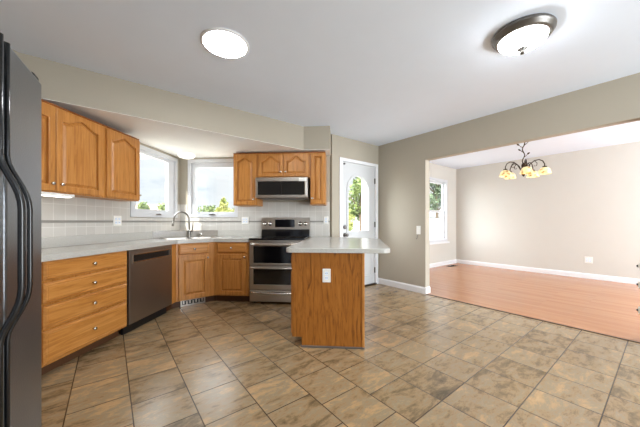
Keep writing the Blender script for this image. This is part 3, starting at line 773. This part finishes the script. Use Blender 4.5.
# floor register in the dining room
t = thing('floor_register', 'dark metal floor register in the far corner of the dining room', 'vent', uv(7.02, 3.46, .003), HA)
mb = MB(); rect_ring(mb, lambda a, b, h: (a, b, h), -.17, .17, -.07, .07, .018, 0, .006)
mb.build('frame', M['bronze'], t)
mb = MB()
for k in range(12): mb.box(-.145+k*.026, -.135+k*.026, -.05, .05, .001, .005)
mb.build('louver', M['bronze'], t)
MB().box(-.15, .15, -.05, .05, .0002, .001).build('duct_shadow', M['black'], t)

# ------------------------------------------------------------------ ceiling lights
t = thing('ceiling_light', 'round flat white LED ceiling light glowing over the kitchen', 'ceiling light', uv(.725, 2.165, ZC))
MB().lathe([(.185, 0), (.185, -.008), (.172, -.014), (.165, -.012)], n=48, cap=False).build('trim_ring', M['white'], t)
MB().lathe([(.168, -.002), (.168, -.012), (.10, -.0145), (0, -.015)], n=48).build('diffuser', emit('led_diffuser', (.95, .975, 1, 1), 33.0), t)
t = thing('ceiling_light', 'dome ceiling light with pewter rim and white glass bowl near the dining opening', 'ceiling light', uv(2.435, .672, ZC))
MB().lathe([(.188, 0), (.196, -.012), (.193, -.028), (.184, -.034), (.179, -.05), (.160, -.062), (.150, -.056)], n=48, cap=False).build('rim', M['nickel_ring'], t)
MB().lathe([(.154, -.052), (.147, -.074), (.127, -.094), (.096, -.109), (.052, -.118), (.0, -.121)], n=40, cap=False).build('glass_bowl', emit('bowl_glass', (.95, .98, 1, 1), 27.0), t)
MB().lathe([(.0, -.113), (.034, -.120), (.034, -.128), (.014, -.136), (.019, -.150), (.012, -.162), (.0, -.165)], n=16).build('finial', M['nickel_ring'], t)
t = thing('ceiling_light', 'small white mushroom ceiling light above the sink corner', 'ceiling light', (-2.37, 4.03, ZB))
MB().lathe([(.09, 0), (.09, -.018), (.08, -.022)], n=28).build('base', M['white'], t)
MB().lathe([(.085, -.016), (.122, -.03), (.125, -.048), (.105, -.075), (.06, -.092), (0, -.097)], n=28).build('shade', emit('mushroom_glass', (.93, .92, .89, 1), .28), t)

# ------------------------------------------------------------------ chandelier
ch = thing('chandelier', 'bronze branch chandelier with yellow stained-glass shades in the dining room', 'chandelier', uv(5.8, 1.585, ZD), R(4.21-36.9))
MB().lathe([(.0, 0), (.075, -.001), (.078, -.012), (.05, -.03), (.015, -.038)], n=24).build('canopy', M['bronze'], ch)
pts = [(0, 0, -.03)]
for k in range(1, 11): pts.append((.018*math.sin(k*1.25), .014*math.cos(k*1.1), -.03-.041*k))
MB().tube(pts, .0085, 8).build('stem', M['bronze'], ch)
for (k, sgn, ln) in ((2, 1, .085), (3, -1, .075), (5, -1, .06), (7, 1, .06)):
    p = Vector(pts[k]); q = p+Vector((sgn*ln*.7, -.01, ln*.6))
    tw = MB().tube([p, (p+q)/2+Vector((0, 0, -.008)), q], [.006, .005, .003], 6).build('twig', M['bronze'], ch)
    lf = MB()
    d = (q-p).normalized(); s2 = d.cross(Vector((0, 1, 0))).normalized()
    lf.loft([[q+d*a_+s2*b_*w_+Vector((0, o, 0)) for b_, o in ((-1, 0), (0, .006), (1, 0), (0, -.006))] for a_, w_ in ((-.008, .002), (.012, .013), (.028, .012), (.05, .001))])
    lf.build('leaf', M['bronze'], tw)
MB().lathe([(.0, -.42), (.022, -.43), (.034, -.47), (.03, -.52), (.042, -.56), (.02, -.62), (.026, -.64), (.0, -.67)], n=18).build('hub', M['bronze'], ch)
m, n, l, p = newmat('stained_glass')
tt = n.new('ShaderNodeTexCoord'); vo = n.new('ShaderNodeTexVoronoi'); vo.inputs['Scale'].default_value = 26
r = n.new('ShaderNodeValToRGB'); l.new(tt.outputs['Object'], vo.inputs['Vector']); l.new(vo.outputs['Color'], r.inputs[0])
r.color_ramp.elements[0].position = .15; r.color_ramp.elements[0].color = srgb(176, 128, 62); r.color_ramp.elements[1].position = .45; r.color_ramp.elements[1].color = srgb(246, 230, 172)
l.new(r.outputs[0], p.inputs['Base Color']); l.new(r.outputs[0], p.inputs['Emission Color']); p.inputs['Emission Strength'].default_value = .32; p.inputs['Roughness'].default_value = .3
M['stained'] = m
for k in range(5):
    a = R(-10+72*k); ca, sa = math.cos(a), math.sin(a)
    P = lambda r_, z: (r_*ca, r_*sa, z)
    arm = [P(.02, -.60), P(.045, -.55), P(.09, -.465), P(.15, -.41), P(.215, -.40), P(.265, -.43), P(.29, -.485), P(.29, -.53)]
    ar = MB().tube(arm, .008, 8).build('arm', M['bronze'], ch)
    curl = [P(.15, -.41), P(.19, -.455), P(.185, -.50), P(.155, -.505), P(.145, -.48)]
    MB().tube(curl, [.006, .006, .005, .005, .003], 6).build('scroll', M['bronze'], ar)
    MB().lathe([(.0, -.52), (.03, -.525), (.032, -.545), (.02, -.56)], n=14, loc=P(.29, 0)).build('socket_cup', M['bronze'], ar)
    mb = MB(); mb.lathe([(.026, -.545), (.052, -.556), (.076, -.585), (.088, -.625), (.094, -.655), (.089, -.655), (.082, -.625), (.070, -.59), (.049, -.564), (.024, -.553)], n=24, loc=P(.29, 0), cap=False)
    mb.build('shade', M['stained'], ch)
    MB().lathe([(0, -.555), (.02, -.565), (.028, -.60), (.018, -.63), (0, -.635)], n=12, loc=P(.29, 0)).build('bulb', emit('warm_bulb', (1, .88, .66, 1), 8.0), ar) if k == 0 else MB().lathe([(0, -.555), (.02, -.565), (.028, -.60), (.018, -.63), (0, -.635)], n=12, loc=P(.29, 0)).build('bulb', bpy.data.materials['warm_bulb'], ar)

# ------------------------------------------------------------------ outdoors
ZG = -.45
struct('ground', MB().prism([(-60, -12), (70, -12), (70, 90), (-60, 90)], ZG-.2, ZG), M['ground'])
YAW = R(4.21)
def at(px, d, z):
    r = (px-320)/270.8*d
    return Vector((r*math.cos(YAW)-d*math.sin(YAW), r*math.sin(YAW)+d*math.cos(YAW), z))
def zpx(y, d): return 1.151+(221.76-y)/270.8*d
def crown(blobs, n, size, mat, par, name='foliage', seed=1):
    rg_ = random.Random(seed); mb = MB(); tot = sum(b[3]**2 for b in blobs)
    for (x, y, z, r, sq) in blobs:
        for _ in range(int(n*r*r/tot)):
            v = Vector((rg_.gauss(0, 1), rg_.gauss(0, 1), rg_.gauss(0, 1))).normalized()*r*(rg_.random()**.4)
            c = Vector((x, y, z))+Vector((v.x, v.y, v.z*sq))
            a_ = Vector((rg_.gauss(0, 1), rg_.gauss(0, 1), rg_.gauss(0, 1))).normalized(); b_ = a_.orthogonal().normalized()
            s = size*rg_.uniform(.6, 1.3)
            mb.quad(c-a_*s, c-b_*s*.5, c+a_*s, c+b_*s*.5)
    return mb.build(name, mat, par)
def tree(label, name, px, d, ytop, width, mat, n, leaf, ybot=None, cone=False, seed=1, cat='tree'):
    base = at(px, d, ZG); t = thing(name, label, cat, base)
    h = zpx(ytop, d)-ZG; lo = 0.15*h if ybot is None else zpx(ybot, d)-ZG
    rg_ = random.Random(seed); blobs = []
    if cone:
        for k in range(9):
            q = k/8; blobs.append((rg_.uniform(-.05, .05), rg_.uniform(-.05, .05), lo+(h-lo)*q*.94, max(.09, width/2*(1-q*.9)), 1.0))
    else:
        for k in range(11):
            a_ = rg_.uniform(0, 2*PI); rr = width/2*rg_.uniform(.1, .62); r = width*rg_.uniform(.17, .27)
            zz = lo+r*.6+(h-lo-r*1.5)*rg_.random(); blobs.append((rr*math.cos(a_), rr*math.sin(a_), zz, r, .9))
        blobs.append((0, 0, h-width*.2, width*.2, .9))
    crown(blobs, n, leaf, mat, t, seed=seed)
    tr = MB().tube([(0, 0, 0), (.02, .01, h*.35), (-.03, .02, h*.6), (.02, 0, h*.85)], [.02*h+.02, .016*h+.015, .010*h+.01, .005*h], 8).build('trunk', M['bark'], t)
    for k in range(4):
        a_ = k*1.7; MB().tube([(0, 0, h*(.35+.1*k)), (math.cos(a_)*width*.18, math.sin(a_)*width*.18, h*(.45+.1*k)), (math.cos(a_)*width*.32, math.sin(a_)*width*.32, h*(.52+.1*k))], [.008*h+.01, .006*h, .003*h], 6).build('branch', M['bark'], tr)
    return t
tree('yellow-green pointed tree seen through the right corner window', 'conifer', 223.5, 18, 196, 1.5, M['leaf_yellow'], 1500, .10, ybot=222, cone=True, seed=3)
tree('low round green bush seen in the lower left of the right corner window', 'garden_shrub', 208, 19, 204, 1.7, M['leaf'], 900, .10, seed=5, cat='shrub')
tree('yellow-green bush at the lower right of the right corner window', 'garden_shrub', 232, 21, 207.5, 1.3, M['leaf_yellow'], 800, .09, seed=6, cat='shrub')
tree('green bush at the lower right of the left corner window', 'garden_shrub', 164, 15, 202, 1.4, M['leaf'], 900, .09, seed=8, cat='shrub')
tree('green bush left of the tan roof in the left corner window', 'garden_shrub', 143, 16, 201, 1.2, M['leaf'], 900, .09, seed=9, cat='shrub')
tree('pale yellow bush beside the oak wall cabinet in the left corner window', 'garden_shrub', 130, 17, 204.5, 1.4, M['leaf_yellow'], 800, .09, seed=10, cat='shrub')
tree('leafy tree seen through the arched glass of the white door', 'leafy_tree', 361, 9.6, 168, 1.35, M['leaf'], 1500, .075, ybot=219, seed=12)
tree('yellow-green shrub at the lower left of the door glass', 'garden_shrub', 346.5, 8.6, 207, .62, M['leaf_yellow'], 700, .06, seed=13, cat='shrub')
tree('tall grey-green tree behind the fence in the dining window', 'leafy_tree', 437, 25, 160, 4.2, M['leaf_dark'], 1900, .17, ybot=214, seed=14)
# white fence along the yard
fn = thing('vinyl_fence', 'white vinyl privacy fence across the back yard', 'fence', uv(3.0, 8.6, ZG), HA)
mb = MB()
for k in range(-2, 80): mb.box(k*.30+.004, k*.30+.296, -.012, .012, .1, 1.72, .004)
mb.build('boards', M['fence'], fn)
MB().box(-.6, 24.0, -.025, .025, 1.72, 1.80, .006).build('top_rail', M['fence'], fn)
MB().box(-.6, 24.0, -.025, .025, .03, .12, .006).build('bottom_rail', M['fence'], fn)
for k in range(-2, 81, 8):
    MB().box(k*.30-.05, k*.30+.05, -.06, .04, 0, 1.86, .01).build('post', M['fence'], fn)
# neighbouring houses
def house(label, px, d, w, dep, ze, zr, rz, roofmat):
    t = thing('house', label, 'house', at(px, d, ZG), rz)
    MB().box(-w/2, w/2, 0, dep, 0, ze-ZG).build('walls', M['siding'], t)
    e = ze-ZG; h = zr-ZG; o = .35
    MB().loft([[(x, -o, e-.08), (x, dep+o, e-.08), (x, dep+o, e), (x, dep/2, h), (x, -o, e)] for x in (-w/2-o, w/2+o)]).build('roof', roofmat, t)
    for x in (-w*.25, w*.25):
        f_ = MB().box(x-.5, x+.5, -.04, .02, .9, 2.1, .01).build('window', M['white'], t)
        MB().box(x-.43, x+.43, -.05, -.03, .97, 2.03).build('pane', M['black_glass'], f_)
house('neighbouring house with a tan roof seen through the left corner window', 152, 24, 4.4, 5, zpx(212, 24), zpx(204, 26), R(10), M['roof'])
house('neighbouring house with a grey roof behind the fence in the dining window', 440, 33, 10, 6, zpx(217, 33), zpx(210.5, 36), R(-20), M['roof_dark'])
